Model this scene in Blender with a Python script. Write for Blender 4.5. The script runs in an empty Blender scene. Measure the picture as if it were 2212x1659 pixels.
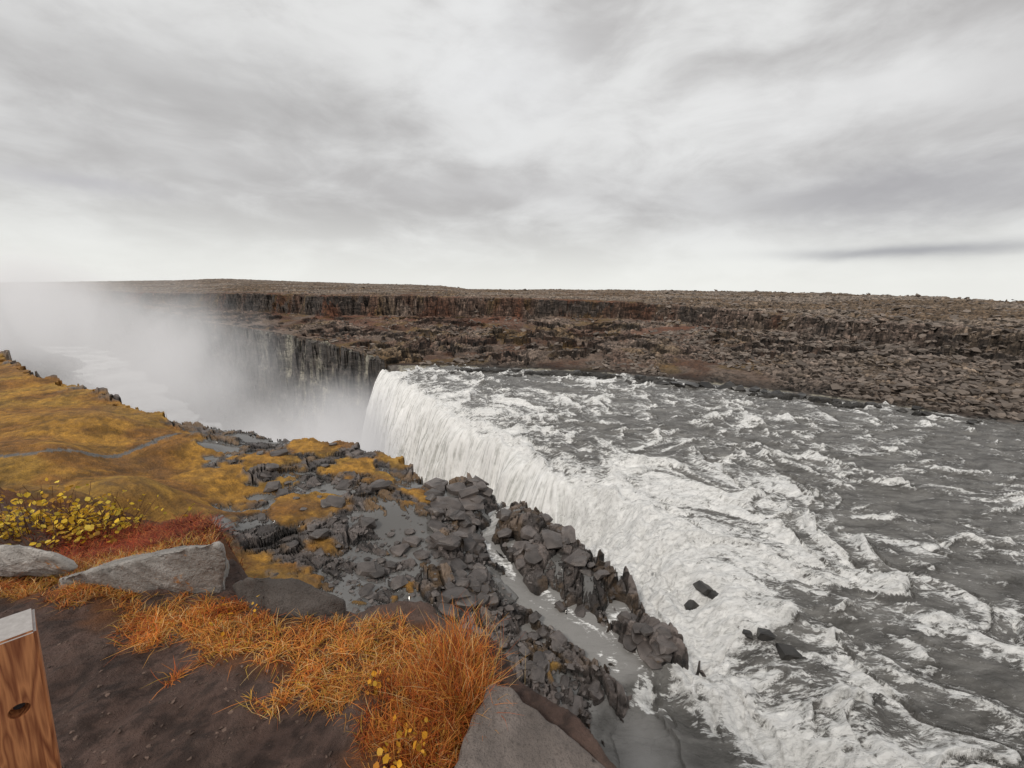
import bpy, bmesh, math, random
import numpy as np
from mathutils import Matrix, Vector
random.seed(5); rng=np.random.RandomState(7)
scn=bpy.context.scene
col=scn.collection
try:
    scn.view_settings.view_transform='Standard'; scn.view_settings.look='None'; scn.view_settings.exposure=0
except Exception: pass
# ------------------------------------------------------------ survey of the place
FP=900.0; EYE=25.0
CM=Matrix.Rotation(math.radians(90-12.5),4,'X')@Matrix.Rotation(math.radians(0.95),4,'Z')
def bear(u,v):
    d=CM@Vector(((u-1106)/FP,-(v-829.5)/FP,-1)); return math.atan2(d.x,d.y), d.z/math.hypot(d.x,d.y)
def at(u,v,z):
    a,te=bear(u,v); r=(z-EYE)/te; return (r*math.sin(a), r*math.cos(a))
# ------------------------------------------------------------ numpy noise
def h2(ix,iy,s):
    a=(ix.astype(np.int64)*374761393+iy.astype(np.int64)*668265263+s*144269504)&0xffffffff
    a=((a^(a>>13))*1274126177)&0xffffffff
    a=((a^(a>>15))*2246822519)&0xffffffff
    a^=a>>16
    return a/4294967296.0
def vn(x,y,s):
    ix=np.floor(x);iy=np.floor(y);fx=x-ix;fy=y-iy
    ix=ix.astype(np.int64);iy=iy.astype(np.int64)
    fx=fx*fx*fx*(fx*(fx*6-15)+10);fy=fy*fy*fy*(fy*(fy*6-15)+10)
    a=h2(ix,iy,s);b=h2(ix+1,iy,s);c=h2(ix,iy+1,s);d=h2(ix+1,iy+1,s)
    return (a+(b-a)*fx)*(1-fy)+(c+(d-c)*fx)*fy
def fbm(x,y,o=4,s=1,g=.5):
    t=0;A=1;N=0
    for i in range(o):
        t=t+A*vn(x+i*17.3,y-i*9.1,s+i*31);N+=A;A*=g;x=x*2.03;y=y*2.03
    return t/N
def voro(x,y,s,j=.95):
    ix=np.floor(x).astype(np.int64);iy=np.floor(y).astype(np.int64)
    f1=np.full(x.shape,9.);f2=np.full(x.shape,9.);rd=np.zeros(x.shape);tx=np.zeros(x.shape);ty=np.zeros(x.shape)
    for i in(-1,0,1):
        for k in(-1,0,1):
            cx=ix+i;cy=iy+k
            px=cx+.5+(h2(cx,cy,s)-.5)*j;py=cy+.5+(h2(cx,cy,s+7)-.5)*j
            dx=x-px;dy=y-py;d=np.sqrt(dx*dx+dy*dy)
            m=d<f1
            f2=np.where(m,f1,np.minimum(f2,d));f1=np.where(m,d,f1)
            rd=np.where(m,h2(cx,cy,s+13),rd);tx=np.where(m,dx,tx);ty=np.where(m,dy,ty)
    return f1,f2,rd,tx,ty
def ss(a,b,x):
    t=np.clip((x-a)/(b-a),0,1);return t*t*(3-2*t)
def pline(x,y,P):
    best=np.full(x.shape,1e9);sg=np.ones(x.shape);u=np.zeros(x.shape)
    for i in range(len(P)-1):
        ax,ay=P[i][:2];bx,by=P[i+1][:2];ex=bx-ax;ey=by-ay;L=ex*ex+ey*ey
        if L<1e-6: continue
        t=np.clip(((x-ax)*ex+(y-ay)*ey)/L,0,1)
        d=np.hypot(x-ax-t*ex,y-ay-t*ey)
        c=ex*(y-ay)-ey*(x-ax)
        m=d<best-1e-6
        best=np.where(m,d,best);sg=np.where(m,np.sign(c),sg);u=np.where(m,i+t,u)
    return best,sg,u
def inside(x,y,P):
    r=np.zeros(x.shape,bool);n=len(P)
    for i in range(n):
        ax,ay=P[i][:2];bx,by=P[(i+1)%n][:2]
        if ay==by: continue
        c=((ay>y)!=(by>y))&(x<(bx-ax)*(y-ay)/(by-ay)+ax)
        r^=c
    return r
def sdp(x,y,P):
    d,_,_=pline(x,y,list(P)+[P[0]]);return np.where(inside(x,y,P),d,-d)
def chunked(f,x,y,n=200000):
    outs=[f(x[i:i+n],y[i:i+n]) for i in range(0,len(x),n)]
    return [np.concatenate([o[k] for o in outs]) for k in range(len(outs[0]))]
# ------------------------------------------------------------ plan of the place
RIMZ=[(-150,735,12),(0,758,11),(60,800,10),(180,832,9),(320,885,8),(480,916,6),(640,942,5),(740,949,4.5),(830,968,4),(880,998,3.5),(930,1034,2.6),(1040,1032,2.4),(1120,1060,2.1),(1165,1090,1.9),(1195,1120,1.6),(1250,1160,1.5),(1335,1212,1.4),(1375,1295,1.2),(1430,1345,1.1),(1488,1402,.6),(1440,1440,.3),(1340,1480,.3),(1290,1560,.3),(1310,1659,.3)]
rimxy=[at(*p) for p in RIMZ]
LAND=rimxy+[(6,13),(13,8),(24,-2),(70,-25),(70,-400),(-900,-400),(-900,560),(-600,400),(-250,150)]
TOP=[(q[0],q[1],p[2]) for p,q in zip(RIMZ,rimxy)]
for p in [(0,975,10.5),(0,1080,14.5),(200,1050,10.5),(150,900,9.5),(400,1150,7.0),(450,1000,6),(330,960,7.5),(600,1200,4.2),(560,1080,4.6),(900,1200,2.6),(900,1320,2.4),(760,1060,4),(1060,1200,1.4),(1200,1500,1.2),(1230,1640,1.5),(1100,1350,1.6),(740,1330,4.2),(1230,1230,1.9),(1420,1370,1.7)]:
    q=at(*p);TOP.append((q[0],q[1],p[2]))
TOP+=[(0,8,6),(-5,9,9.5),(-10,9,14),(-16,9,17),(-30,12,19),(10,-5,10),(0,1,19),(-5,1,20.5),(-11,2,20.8),(-100,20,24),(-200,60,19),(0,-20,24),(-40,-40,26),(40,-60,24),(5,5,6),(12,0,6),(-500,100,25),(-250,150,14)]
TOP=np.array(TOP)
LIPP=[(836,790),(837,791),(915,842),(985,886),(1050,928),(1105,958),(1180,992),(1290,1025),(1400,1075),(1480,1150),(1560,1250),(1640,1350),(1750,1450),(1960,1659)]
LIP=[(-18,230)]+[at(u,v,0) for u,v in LIPP]+[(16,-10),(10,-60)]
LD=[44,44,44,44,44,44,43,36,14,5.5,3.0,2.2,1.6,.9,.5,0,0.]
LW=[12,12,12,12,12,12,12,12,10,8,7,6,5,5,5,4,4.]
Q=[(a[0],a[1],d,w) for a,d,w in zip(LIP,LD,LW)]
for _ in range(2):
    N=[Q[0]]
    for a,b in zip(Q[:-1],Q[1:]):
        N.append(tuple(.75*i+.25*j for i,j in zip(a,b)));N.append(tuple(.25*i+.75*j for i,j in zip(a,b)))
    Q=N+[Q[-1]]
LIP=[(q[0],q[1]) for q in Q];LD=np.array([q[2] for q in Q]);LW=np.array([q[3] for q in Q])
LS=np.concatenate([[0],np.cumsum([math.hypot(b[0]-a[0],b[1]-a[1]) for a,b in zip(LIP[:-1],LIP[1:])])])
def polar(a,r): a=math.radians(a);return (r*math.sin(a),r*math.cos(a))
ER=[polar(-110,700),polar(-62,760),polar(-50,780),polar(-43.5,690),polar(-41,560)]+[at(*p) for p in [(450,697,2),(550,712,2),(640,727,2),(740,751,2),(800,768,2),(832,785,1),(1000,790,.3),(1250,800,.3),(1450,815,.3),(1700,845,.3),(1900,870,.3),(2100,900,.3),(2212,910,.3)]]+[polar(66,105),polar(90,110),polar(120,140)]
era=np.array([math.degrees(math.atan2(p[0],p[1])) for p in ER]);err=np.array([math.hypot(*p) for p in ER])
def feat(lst):
    A=[];R=[];Z=[]
    for u,v,r in lst:
        a,te=bear(u,v);A.append(math.degrees(a));R.append(r);Z.append(EYE+r*te)
    A=[-110]+A+[110];R=[R[0]]+R+[R[-1]];Z=[Z[0]]+Z+[Z[-1]]
    return np.array(A),np.array(R,float),np.array(Z)
FF=feat([(0,640,900),(350,656,640),(520,672,440),(700,682,300),(900,682,285),(1100,682,262),(1400,693,240),(1700,720,215),(2000,740,200),(2212,765,190)])
GG=feat([(0,622,915),(350,634,655),(520,634,452),(700,640,309),(900,640,294),(1100,645,270),(1400,656,249),(1700,683,223),(2000,703,208),(2212,718,198)])
HH=feat([(-100,610,2200),(0,610,2200),(350,606,2000),(480,602,1800),(700,610,1500),(950,617,1200),(1010,625,900),(1300,626,800),(1600,630,650),(1850,636,550),(2050,643,470),(2212,651,430),(2300,657,420)])
CH=[at(u,v,.1) for u,v in [(1120,1085),(1070,1110),(1050,1165),(1085,1235),(1130,1290),(1200,1338),(1290,1392),(1400,1462)]]
CHW=np.array([.3,.4,.7,.6,1.0,1.3,1.0,1.0])
CHB=[(at(1265,1340,.1),1.5),(at(1190,1290,.1),1.1),(at(1110,1180,.1),.7),(at(1330,1320,.1),.6),(at(1150,1370,.1),.6)]
MOSSL=[at(*p) for p in [(-300,700,12),(0,752,11),(60,800,10),(180,828,9),(320,880,8),(385,900,7.5),(470,985,6),(565,1040,5),(450,1110,6),(480,1180,5.5),(600,1245,4.2),(700,1360,4.5)]]+[(-9,12),(-5,5),(-10,-60),(-600,-60),(-600,300)]
MB=[(690,950,5,4.2),(560,1000,5,2.2),(650,1100,4,3.6),(860,985,3.8,2.4),(900,1060,3.5,1.4),(620,1005,4.6,1.6),(760,1005,4.2,2.6),(880,1270,3,.5),(1190,1450,1.4,1.1),(1220,1560,1.4,.9),(560,1235,4.6,1.8),(700,1180,4,1.0),(820,1020,4,1.5)]
MB=[(at(u,v,z),r) for u,v,z,r in MB]
PB=[(540,1130,2.4),(620,1222,2.0),(610,1045,2.4),(490,1065,1.8),(690,1200,1.8),(650,1015,1.8),(540,1165,2.0),(715,1050,2.0),(480,995,2.2),(820,1090,1.8),(760,1220,1.3),(800,1180,1.0),(880,1130,1.2)]
PB=[(at(u,v,4.4),r) for u,v,r in PB]
PATH=[at(*p) for p in [(-80,985,10.8),(60,978,10.4),(180,968,9.6),(300,948,8.5),(390,925,7.5)]]
RAP=[at(u,v,0) for u,v in [(1480,1330),(1530,1430),(1600,1520),(1720,1600),(1850,1659),(2000,1760)]]
def watersurf(x,y):
    far=ss(0,20,np.hypot(x+38,y-134))
    wx=((fbm(x/8,y/8,3,91)-.5)*4.5)*far;wy=((fbm(x/8,y/8,3,95)-.5)*4.5)*far
    d,sg,u=pline(x+wx,y+wy,LIP)
    dl=d*sg
    ax=np.arange(len(LD));D=np.interp(u,ax,LD);W=np.interp(u,ax,LW);u=np.interp(u,ax,LS)
    s=np.clip(-dl/W,0,1.0)
    k=ss(4,38,D)
    prof=k*s**1.9+(1-k)*ss(0,1,s)
    z=-D*prof-.9*np.exp(-np.abs(dl)/4)*ss(1,8,D)
    return z,dl,u,D,W,s
def land_top(x,y):
    num=0;den=0
    for px,py,pz in TOP:
        w=1/(((x-px)**2+(y-py)**2)+1.5)**1.7
        num=num+w*pz;den=den+w
    return num/den
AZ=lambda x,y:np.degrees(np.arctan2(x,y))
def terrain(x,y):
    """ground height, albedo, wetness at plan position"""
    az=AZ(x,y);r=np.hypot(x,y)
    E=np.interp(az,era,err);Fr=np.interp(az,FF[0],FF[1]);Fz=np.interp(az,FF[0],FF[2])
    G=np.interp(az,GG[0],GG[1]);Gz=np.interp(az,GG[0],GG[2]);Hr=np.interp(az,HH[0],HH[1]);Hz=np.interp(az,HH[0],HH[2])
    zw,dl,u,D,W,s=watersurf(x,y)
    dE,_,_=pline(x,y,ER)
    big=fbm(x/40,y/40,4,11);mid=fbm(x/9,y/9,4,12);fine=fbm(x/1.6,y/1.6,3,14);vf=fbm(x/.5,y/.5,3,17)
    wxx=x+(mid-.5)*4+(fine-.5)*.5;wyy=y+(fbm(x/9,y/9,3,15)-.5)*4+(fbm(x/1.6,y/1.6,2,16)-.5)*.5
    c1=voro(wxx/2.7,wyy/2.7,21);c2=voro(wxx/1.15,wyy/1.15,22);c3=voro(wxx/.5,wyy/.5,23)
    q1=h2(np.floor(c1[2]*9999),np.floor(c1[2]*7777),3)-.5
    q2=h2(np.floor(c2[2]*9999),np.floor(c2[2]*7777),5)-.5
    rockd=(c1[2]-.5)*1.3+(c1[3]*q1+c1[4]*(c1[2]-.5))*1.3-.5*(1-ss(0,.10,c1[1]-c1[0]))
    rockd2=(c2[2]-.5)*.5+(c2[3]*q2+c2[4]*(c2[2]-.5))*.7-.28*(1-ss(0,.14,c2[1]-c2[0]))
    rockd3=(c3[2]-.5)*.2-.09*(1-ss(0,.2,c3[1]-c3[0]))
    # ---- east bank
    zE=np.where(dl<0,2.2,.35)
    jit=(c2[2]-.5)*3.0+(c1[2]-.5)*6+(big-.5)*40+(mid-.5)*16
    t=np.clip((r-E)/(Fr-E),0,1)
    ze=zE+(Fz-zE)*(t**1.15)
    ze=ze+np.sin(np.pi*t)*(big-.5)*9+np.sin(np.pi*np.clip(t*1.3,0,1))*(mid-.5)*3
    q=(ze+(mid-.5)*6+(c1[2]-.5)*.9)/3.0;qf=q-np.floor(q);tz_=3.0*(np.floor(q)+ss(.5,.60,qf))-(mid-.5)*6
    k=ss(.38,.48,fbm(x/24,y/24,3,44))*ss(0,.08,t)*(1-ss(.85,1,t))
    ze=ze*(1-.95*k)+tz_*.95*k
    out_=k*ss(.46,.56,qf)*(1-ss(.62,.85,qf))
    re=r+jit
    tl=np.clip((re-Fr)/(G-Fr),0,1)
    brk=ss(.41,.52,fbm(x/26,y/26,3,48))
    tl2=np.clip(tl+(c1[2]-.5)*.5*np.sin(np.pi*tl),0,1)
    stepc=(.34*ss(.02,.12,tl2)+.12*tl+.30*ss(.4,.5,tl2)+.24*ss(.78,.9,tl2))*(1-.85*brk)+tl*.85*brk
    zc=ze*(1-stepc)+Gz*stepc
    tg=np.clip((r-G)/(Hr-G),0,1)
    zg=Gz+(Hz-Gz)*tg+(big-.5)*3.5*ss(0,.1,tg)*(1-ss(.85,1,tg))+(mid-.5)*2.0*ss(0,.05,tg)
    zg=zg+(fbm(x/60,y/60,3,49)-.5)*3*ss(.7,1,tg)
    qg=(zg+(mid-.5)*2)/1.6;qgf=qg-np.floor(qg);zg=zg*.4+.6*(1.6*(np.floor(qg)+ss(.5,.65,qgf))-(mid-.5)*2)
    zeast=np.where(re<Fr,ze,np.where(re<G,zc,zg))
    zeast=np.where(r>Hr,Hz-(r-Hr)*.03,zeast)
    rub=ss(.38,.6,fbm(x/22,y/22,3,33)+.2*ss(10,45,az)+.12*ss(0,.2,tg))
    ramp=ss(0,3,r-E)
    zeast=zeast+ramp*(rub*rockd*.8+rockd2*(.35+.75*rub)+rockd3*.6)
    fl=(r>E)
    onc=(re>Fr)&(re<G)
    m=ss(.40,.60,fbm(x/14,y/14,4,51))[...,None]
    ce=np.array([.155,.112,.086])*(1-m)+np.array([.10,.052,.032])*m
    red=ss(.35,.9,t)[...,None]*ss(.38,.55,fbm(x/20,y/20,3,58))[...,None]*(1-.7*rub[...,None])
    ce=ce*(1-red)+red*np.array([.14,.058,.032])
    m2=.6*ss(.54,.7,fbm(x/12,y/12,4,57))[...,None]
    ce=ce*(1-m2)+np.array([.16,.10,.03])*m2
    cellb=(.35+1.3*c2[2])*(.7+.6*c3[2])*(.8+.4*c1[2])
    cb=1+(cellb-1)*(.4+.6*rub)
    gap=(1-.7*(1-ss(0,.18,c2[1]-c2[0]))*(.3+.7*rub))*(1-.4*(1-ss(0,.12,c1[1]-c1[0])))
    ce=ce*(cb*gap)[...,None]
    rr=(rub*(.25+.4*ss(0,40,az)))[...,None]
    ce=ce*(1-rr)+rr*np.array([.20,.165,.14])*(cb*gap)[...,None]
    ce=ce*(1-.6*out_[...,None])
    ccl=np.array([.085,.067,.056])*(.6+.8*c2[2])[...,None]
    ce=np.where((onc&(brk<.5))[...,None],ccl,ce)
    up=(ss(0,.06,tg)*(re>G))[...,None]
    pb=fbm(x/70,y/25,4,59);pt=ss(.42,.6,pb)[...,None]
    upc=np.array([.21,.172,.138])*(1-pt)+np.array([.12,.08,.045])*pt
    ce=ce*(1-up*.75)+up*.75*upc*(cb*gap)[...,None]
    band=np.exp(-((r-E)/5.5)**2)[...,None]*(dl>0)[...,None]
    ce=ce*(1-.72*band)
    # ---- water zone bed
    zb=zw-2.2
    zb=np.where(dl>0,np.maximum(zb,.1-dE*.45+(c2[2]-.5)*.5),zb)
    bars=ss(.52,.60,fbm(x/7,y/3,3,73))*np.exp(-((dE-8)/5)**2)*(dl>14)
    zb=np.where(bars>.02,np.maximum(zb,-.5+bars*1.6+(c2[2]-.5)*.7),zb)
    dj=dE+(c2[2]-.5)*1.4+(c1[2]-.5)*2.6+(c3[2]-.5)*.6+(fbm(x/12,y/12,4,70)-.5)*8
    rimz=2.2+(c2[2]-.5)*.5
    wall=rimz-np.interp(dj,[0,.8,2.4,2.9,5.4,6.2,8.6,9.4,11,24,26],[0,6,9,16,20,27,30,35,37,48,50])
    near_lip_wall=(dl<0)&(D>30)
    cw=dE+(big-.5)*34+(mid-.5)*12
    floor_=np.where(np.hypot(x,y)>165,-45.5+np.clip(cw-58,0,60)*.55+np.clip(32-cw,0,20)*.4,-50)+(mid-.5)*3+rockd*.8
    zb=np.where(near_lip_wall,np.maximum(np.maximum(zb,floor_),np.where(dE<27,wall+rockd2*1.2+rockd*.8,-50)),zb)
    Cb=np.array([.095,.082,.072])*(.6+.8*c2[2])[...,None]*(.7+.6*c3[2])[...,None]
    st=ss(.46,.58,fbm(x/5,y/5,4,66))*(dE<11)*ss(-33,-29,az)
    st=(st*.75)[...,None]
    Cb=Cb*(1-st)+st*np.array([.38,.355,.28])*(.6+.6*c3[2])[...,None]
    # ---- west land
    sd=sdp(x,y,LAND)
    dc,_,uc=pline(x,y,CH);wch=np.interp(uc,np.arange(len(CHW)),CHW)
    chn=wch-dc
    for (p,rad) in CHB: chn=np.maximum(chn,rad-np.hypot(x-p[0],y-p[1]))
    chn=chn+(mid-.5)*1.6+(c2[2]-.5)*1.0+(c1[2]-.5)*1.3
    lt=land_top(x,y)
    sdm=sdp(x,y,MOSSL)
    mo=ss(-1.0,1.0,sdm+(fbm(x/3,y/3,4,81)-.5)*13+(fine-.5)*3)
    for (p,rad) in MB: mo=np.maximum(mo,ss(-.5,.4,rad-np.hypot(x-p[0],y-p[1])+(fbm(x/1.8,y/1.8,4,82)-.5)*4.2))
    rk=1-mo
    pool=np.full(x.shape,-2.)
    for (p,rad) in PB: pool=np.maximum(pool,rad-np.hypot(x-p[0],y-p[1]))
    right=ss(-9,-2,x)
    rk1=(c1[2]-.5)*.7+(c1[3]*q1+c1[4]*(c1[2]-.5))*.6-.45*(1-ss(0,.08,c1[1]-c1[0]))
    b=(rk1*(1-right)+(.8*rockd+.2*rk1)*right)+rockd2*(.55+.3*right)+rockd3*(.6+.3*right)+(mid-.5)*(1.5-.2*right)+(fine-.5)*.3
    b=b-.30*ss(-1.5,1,pool)
    thr=-.38-.2*right
    clip=(b<thr)&(rk>.5)&(r>15)
    b=np.maximum(b,thr)
    mossb=(mid-.5)*.45+(fine-.5)*.3+(vf-.5)*.16+(big-.5)*1.6*ss(-20,-45,x)
    zl=lt+rk*b+(1-rk)*(mossb+.08)
    near=ss(-2.8,-.2,chn)
    zl=zl*(1-.75*near)+.75*near*(.25+.6*b)
    cut=ss(-.3,.3,chn)
    zl=zl*(1-cut)+(-.5)*cut
    jl=.5+.5*ss(24,34,r)
    sj=sd+((c2[2]-.5)*1.3+(c1[2]-.5)*1.6+(mid-.5)*1.5)*jl
    zl=np.where(sj<-.3,np.minimum(zl,np.where(D>20,9,-.2)),zl)
    e=.35*ss(-2.4,-1.2,sj)+.3*ss(-1.1,-.5,sj)+.35*ss(-.3,.4,sj)
    zn=zb*(1-e)+zl*e
    wland=sj>-2.5
    mm=ss(.4,.65,fbm(x/4,y/4,4,84))[...,None]
    mcol=np.array([.42,.215,.036])*(1-mm)+np.array([.28,.13,.028])*mm
    g2=ss(.48,.62,fbm(x/6,y/6,3,86))[...,None]
    mcol=mcol*(1-.4*g2)+.4*g2*np.array([.34,.22,.045])
    dk=ss(.54,.68,fbm(x/1.5,y/1.5,4,87))[...,None];mcol=mcol*(1-.4*dk)*(.55+.9*vf)[...,None]
    bk2=ss(.58,.70,fbm(x/8,y/5,4,89))[...,None];mcol=mcol*(1-.45*bk2)+.45*bk2*np.array([.18,.095,.04])
    rcol=np.array([.108,.09,.082])*(.35+1.15*c2[2])[...,None]*(.7+.6*c3[2])[...,None]*(.6+.8*c1[2])[...,None]*(1-.65*(1-ss(0,.12,c2[1]-c2[0])))[...,None]*(1-.55*(1-ss(0,.08,c1[1]-c1[0])))[...,None]
    li=ss(.50,.64,fbm(x/2.2,y/2.2,3,88))[...,None]*(1-.6*right)[...,None];rcol=rcol*(1-.6*li)+.6*li*np.array([.22,.12,.035])
    rcol=np.where(clip[...,None],np.array([.10,.10,.10]),rcol)
    dp,_,_=pline(x,y,PATH)
    pth=((dp+(fine-.5)*.8)<.4)[...,None]
    Cl=mcol*mo[...,None]+rcol*rk[...,None]
    Cl=np.where(pth,np.array([.17,.16,.15]),Cl)
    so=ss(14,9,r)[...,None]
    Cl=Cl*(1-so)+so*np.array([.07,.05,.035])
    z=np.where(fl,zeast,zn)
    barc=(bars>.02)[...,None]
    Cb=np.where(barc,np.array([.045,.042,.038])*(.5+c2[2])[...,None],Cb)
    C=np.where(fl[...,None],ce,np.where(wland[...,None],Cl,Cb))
    wet=np.where(fl,0.,np.where(wland,np.where(clip,1.,.74*rk),.3))
    wet=wet*np.where(cut>.3,.7,1)
    return z,C,wet,np.where(fl,0,mo)
# ------------------------------------------------------------ mesh helpers
def raw_mesh(me,V,q,smooth=False):
    k=q.shape[1]
    me.vertices.add(len(V));me.vertices.foreach_set('co',V.astype(np.float32).ravel())
    me.loops.add(q.size);me.loops.foreach_set('vertex_index',q.astype(np.int32).ravel())
    me.polygons.add(len(q));me.polygons.foreach_set('loop_start',(np.arange(len(q))*k).astype(np.int32))
    me.polygons.foreach_set('use_smooth',np.full(len(q),smooth,bool))
    me.update(calc_edges=True);me.validate()
def grid_mesh(name,V,na,nr,keep=None,smooth=False):
    i=np.arange(na-1)[:,None]*nr+np.arange(nr-1)[None,:]
    q=np.stack([i,i+nr,i+nr+1,i+1],-1).reshape(-1,4)
    used=None
    if keep is not None:
        q=q[keep[q].all(1)]
        used=np.zeros(len(V),bool);used[q.ravel()]=True
        idx=np.cumsum(used)-1;q=idx[q];V=V[used]
    me=bpy.data.meshes.new(name);raw_mesh(me,V,q,smooth)
    return me,used
def vcol(me,name,C):
    a=me.color_attributes.new(name,'FLOAT_COLOR','POINT')
    if C.shape[1]==3: C=np.concatenate([C,np.ones((len(C),1))],1)
    a.data.foreach_set('color',C.astype(np.float32).ravel())
def obj(name,me,mat=None,kind=None,label=None,cat=None,parent=None,group=None):
    o=bpy.data.objects.new(name,me);col.objects.link(o)
    if mat: me.materials.append(mat)
    if kind:o['kind']=kind
    if label:o['label']=label
    if cat:o['category']=cat
    if group:o['group']=group
    if parent:o.parent=parent
    return o
# ------------------------------------------------------------ materials
class NT:
    def __init__(s,name):
        s.m=bpy.data.materials.new(name);s.m.use_nodes=True;s.t=s.m.node_tree;s.n=s.t.nodes;s.l=s.t.links
        s.b=s.n['Principled BSDF'];s.out=s.n['Material Output']
    def add(s,ty,**k):
        n=s.n.new(ty)
        for a,v in k.items(): setattr(n,a,v)
        return n
    def link(s,a,b): s.l.new(a,b)
    def math(s,op,a,b=None,c=None,clamp=False):
        n=s.n.new('ShaderNodeMath');n.operation=op;n.use_clamp=clamp
        for i,v in enumerate([a,b,c]):
            if v is None: continue
            if isinstance(v,(int,float)): n.inputs[i].default_value=v
            else: s.l.new(v,n.inputs[i])
        return n.outputs[0]
    def mix(s,f,a,b,bt='MIX'):
        n=s.n.new('ShaderNodeMixRGB');n.blend_type=bt
        for i,v in enumerate([f,a,b]):
            if isinstance(v,(int,float)): n.inputs[i].default_value=v
            elif isinstance(v,tuple): n.inputs[i].default_value=v+(1,)*(4-len(v))
            else: s.l.new(v,n.inputs[i])
        return n.outputs[0]
    def noise(s,scale,detail=4,rough=.55,vec=None,dist=0):
        n=s.n.new('ShaderNodeTexNoise');n.inputs['Scale'].default_value=scale;n.inputs['Detail'].default_value=detail
        n.inputs['Roughness'].default_value=rough;n.inputs['Distortion'].default_value=dist
        if vec is None: vec=s.obj()
        s.l.new(vec,n.inputs['Vector']);return n.outputs['Fac']
    def obj(s):
        if not hasattr(s,'tc'): s.tc=s.n.new('ShaderNodeTexCoord')
        return s.tc.outputs['Object']
    def mapv(s,scale,rot=(0,0,0),src=None):
        mp=s.n.new('ShaderNodeMapping');s.l.new(src or s.obj(),mp.inputs[0]);mp.inputs['Scale'].default_value=scale;mp.inputs['Rotation'].default_value=rot
        return mp.outputs[0]
    def maprange(s,v,a,b,c=0,d=1):
        n=s.n.new('ShaderNodeMapRange');s.l.new(v,n.inputs[0])
        for i,x in enumerate([a,b,c,d]): n.inputs[i+1].default_value=x
        n.interpolation_type='SMOOTHSTEP'
        return n.outputs[0]
    def grey(s,v):
        cb=s.n.new('ShaderNodeCombineColor')
        for i in range(3): s.l.new(v,cb.inputs[i])
        return cb.outputs[0]
    def bump(s,h,st,dist):
        n=s.n.new('ShaderNodeBump');n.inputs['Strength'].default_value=st;n.inputs['Distance'].default_value=dist
        s.l.new(h,n.inputs['Height']);s.l.new(n.outputs[0],s.b.inputs['Normal'])
def mat_terrain():
    t=NT('ground_rock_and_moss')
    a=t.add('ShaderNodeVertexColor',layer_name='Col');w=t.add('ShaderNodeVertexColor',layer_name='Wet')
    n1=t.noise(1.3,6,.65);n2=t.noise(.25,5,.6)
    v=t.math('MULTIPLY_ADD',n1,1.7,.15);v2=t.math('MULTIPLY_ADD',n2,.8,.6)
    v=t.math('MULTIPLY',v,v2)
    sep=t.add('ShaderNodeSeparateColor');t.link(w.outputs[0],sep.inputs[0])
    wetf=sep.outputs[0];pool=t.maprange(wetf,.8,.95)
    c=t.mix(1,a.outputs[0],t.grey(v),'MULTIPLY')
    gn=t.math('MULTIPLY_ADD',t.noise(7,5,.7),1.7,.15)
    c=t.mix(sep.outputs[1],c,t.mix(1,c,t.grey(gn),'MULTIPLY'))
    geo=t.add('ShaderNodeNewGeometry');sg=t.add('ShaderNodeSeparateXYZ');t.link(geo.outputs['True Normal'],sg.inputs[0])
    stp=t.math('MULTIPLY',t.maprange(sg.outputs[2],.72,.35),t.math('SUBTRACT',1.0,sep.outputs[1]))
    bnd=t.noise(1,6,.7,t.mapv((.16,.16,.75)),.8)
    bn2=t.noise(1,5,.7,t.mapv((.7,.7,.5)),.6)
    bb=t.math('MULTIPLY',t.maprange(bnd,.38,.6,.25,1.15),t.maprange(bn2,.35,.65,.45,1.2))
    c=t.mix(stp,c,t.mix(1,c,t.grey(bb),'MULTIPLY'))
    c=t.mix(pool,c,(.14,.136,.13))
    t.link(c,t.b.inputs['Base Color'])
    r=t.math('MULTIPLY_ADD',wetf,-.74,.92);r=t.math('ADD',r,t.math('MULTIPLY',pool,-.1))
    r=t.math('ADD',r,t.math('MULTIPLY',t.math('MULTIPLY',t.math('SUBTRACT',n1,.5),.7),t.math('SUBTRACT',1.0,pool)))
    r=t.math('MAXIMUM',r,.08)
    t.link(r,t.b.inputs['Roughness'])
    t.b.inputs['Specular IOR Level'].default_value=.5
    h=t.math('MULTIPLY',t.noise(3.5,8,.7),t.math('SUBTRACT',1.0,t.math('MULTIPLY',pool,.97)))
    t.bump(h,.9,.3)
    return t.m
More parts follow.
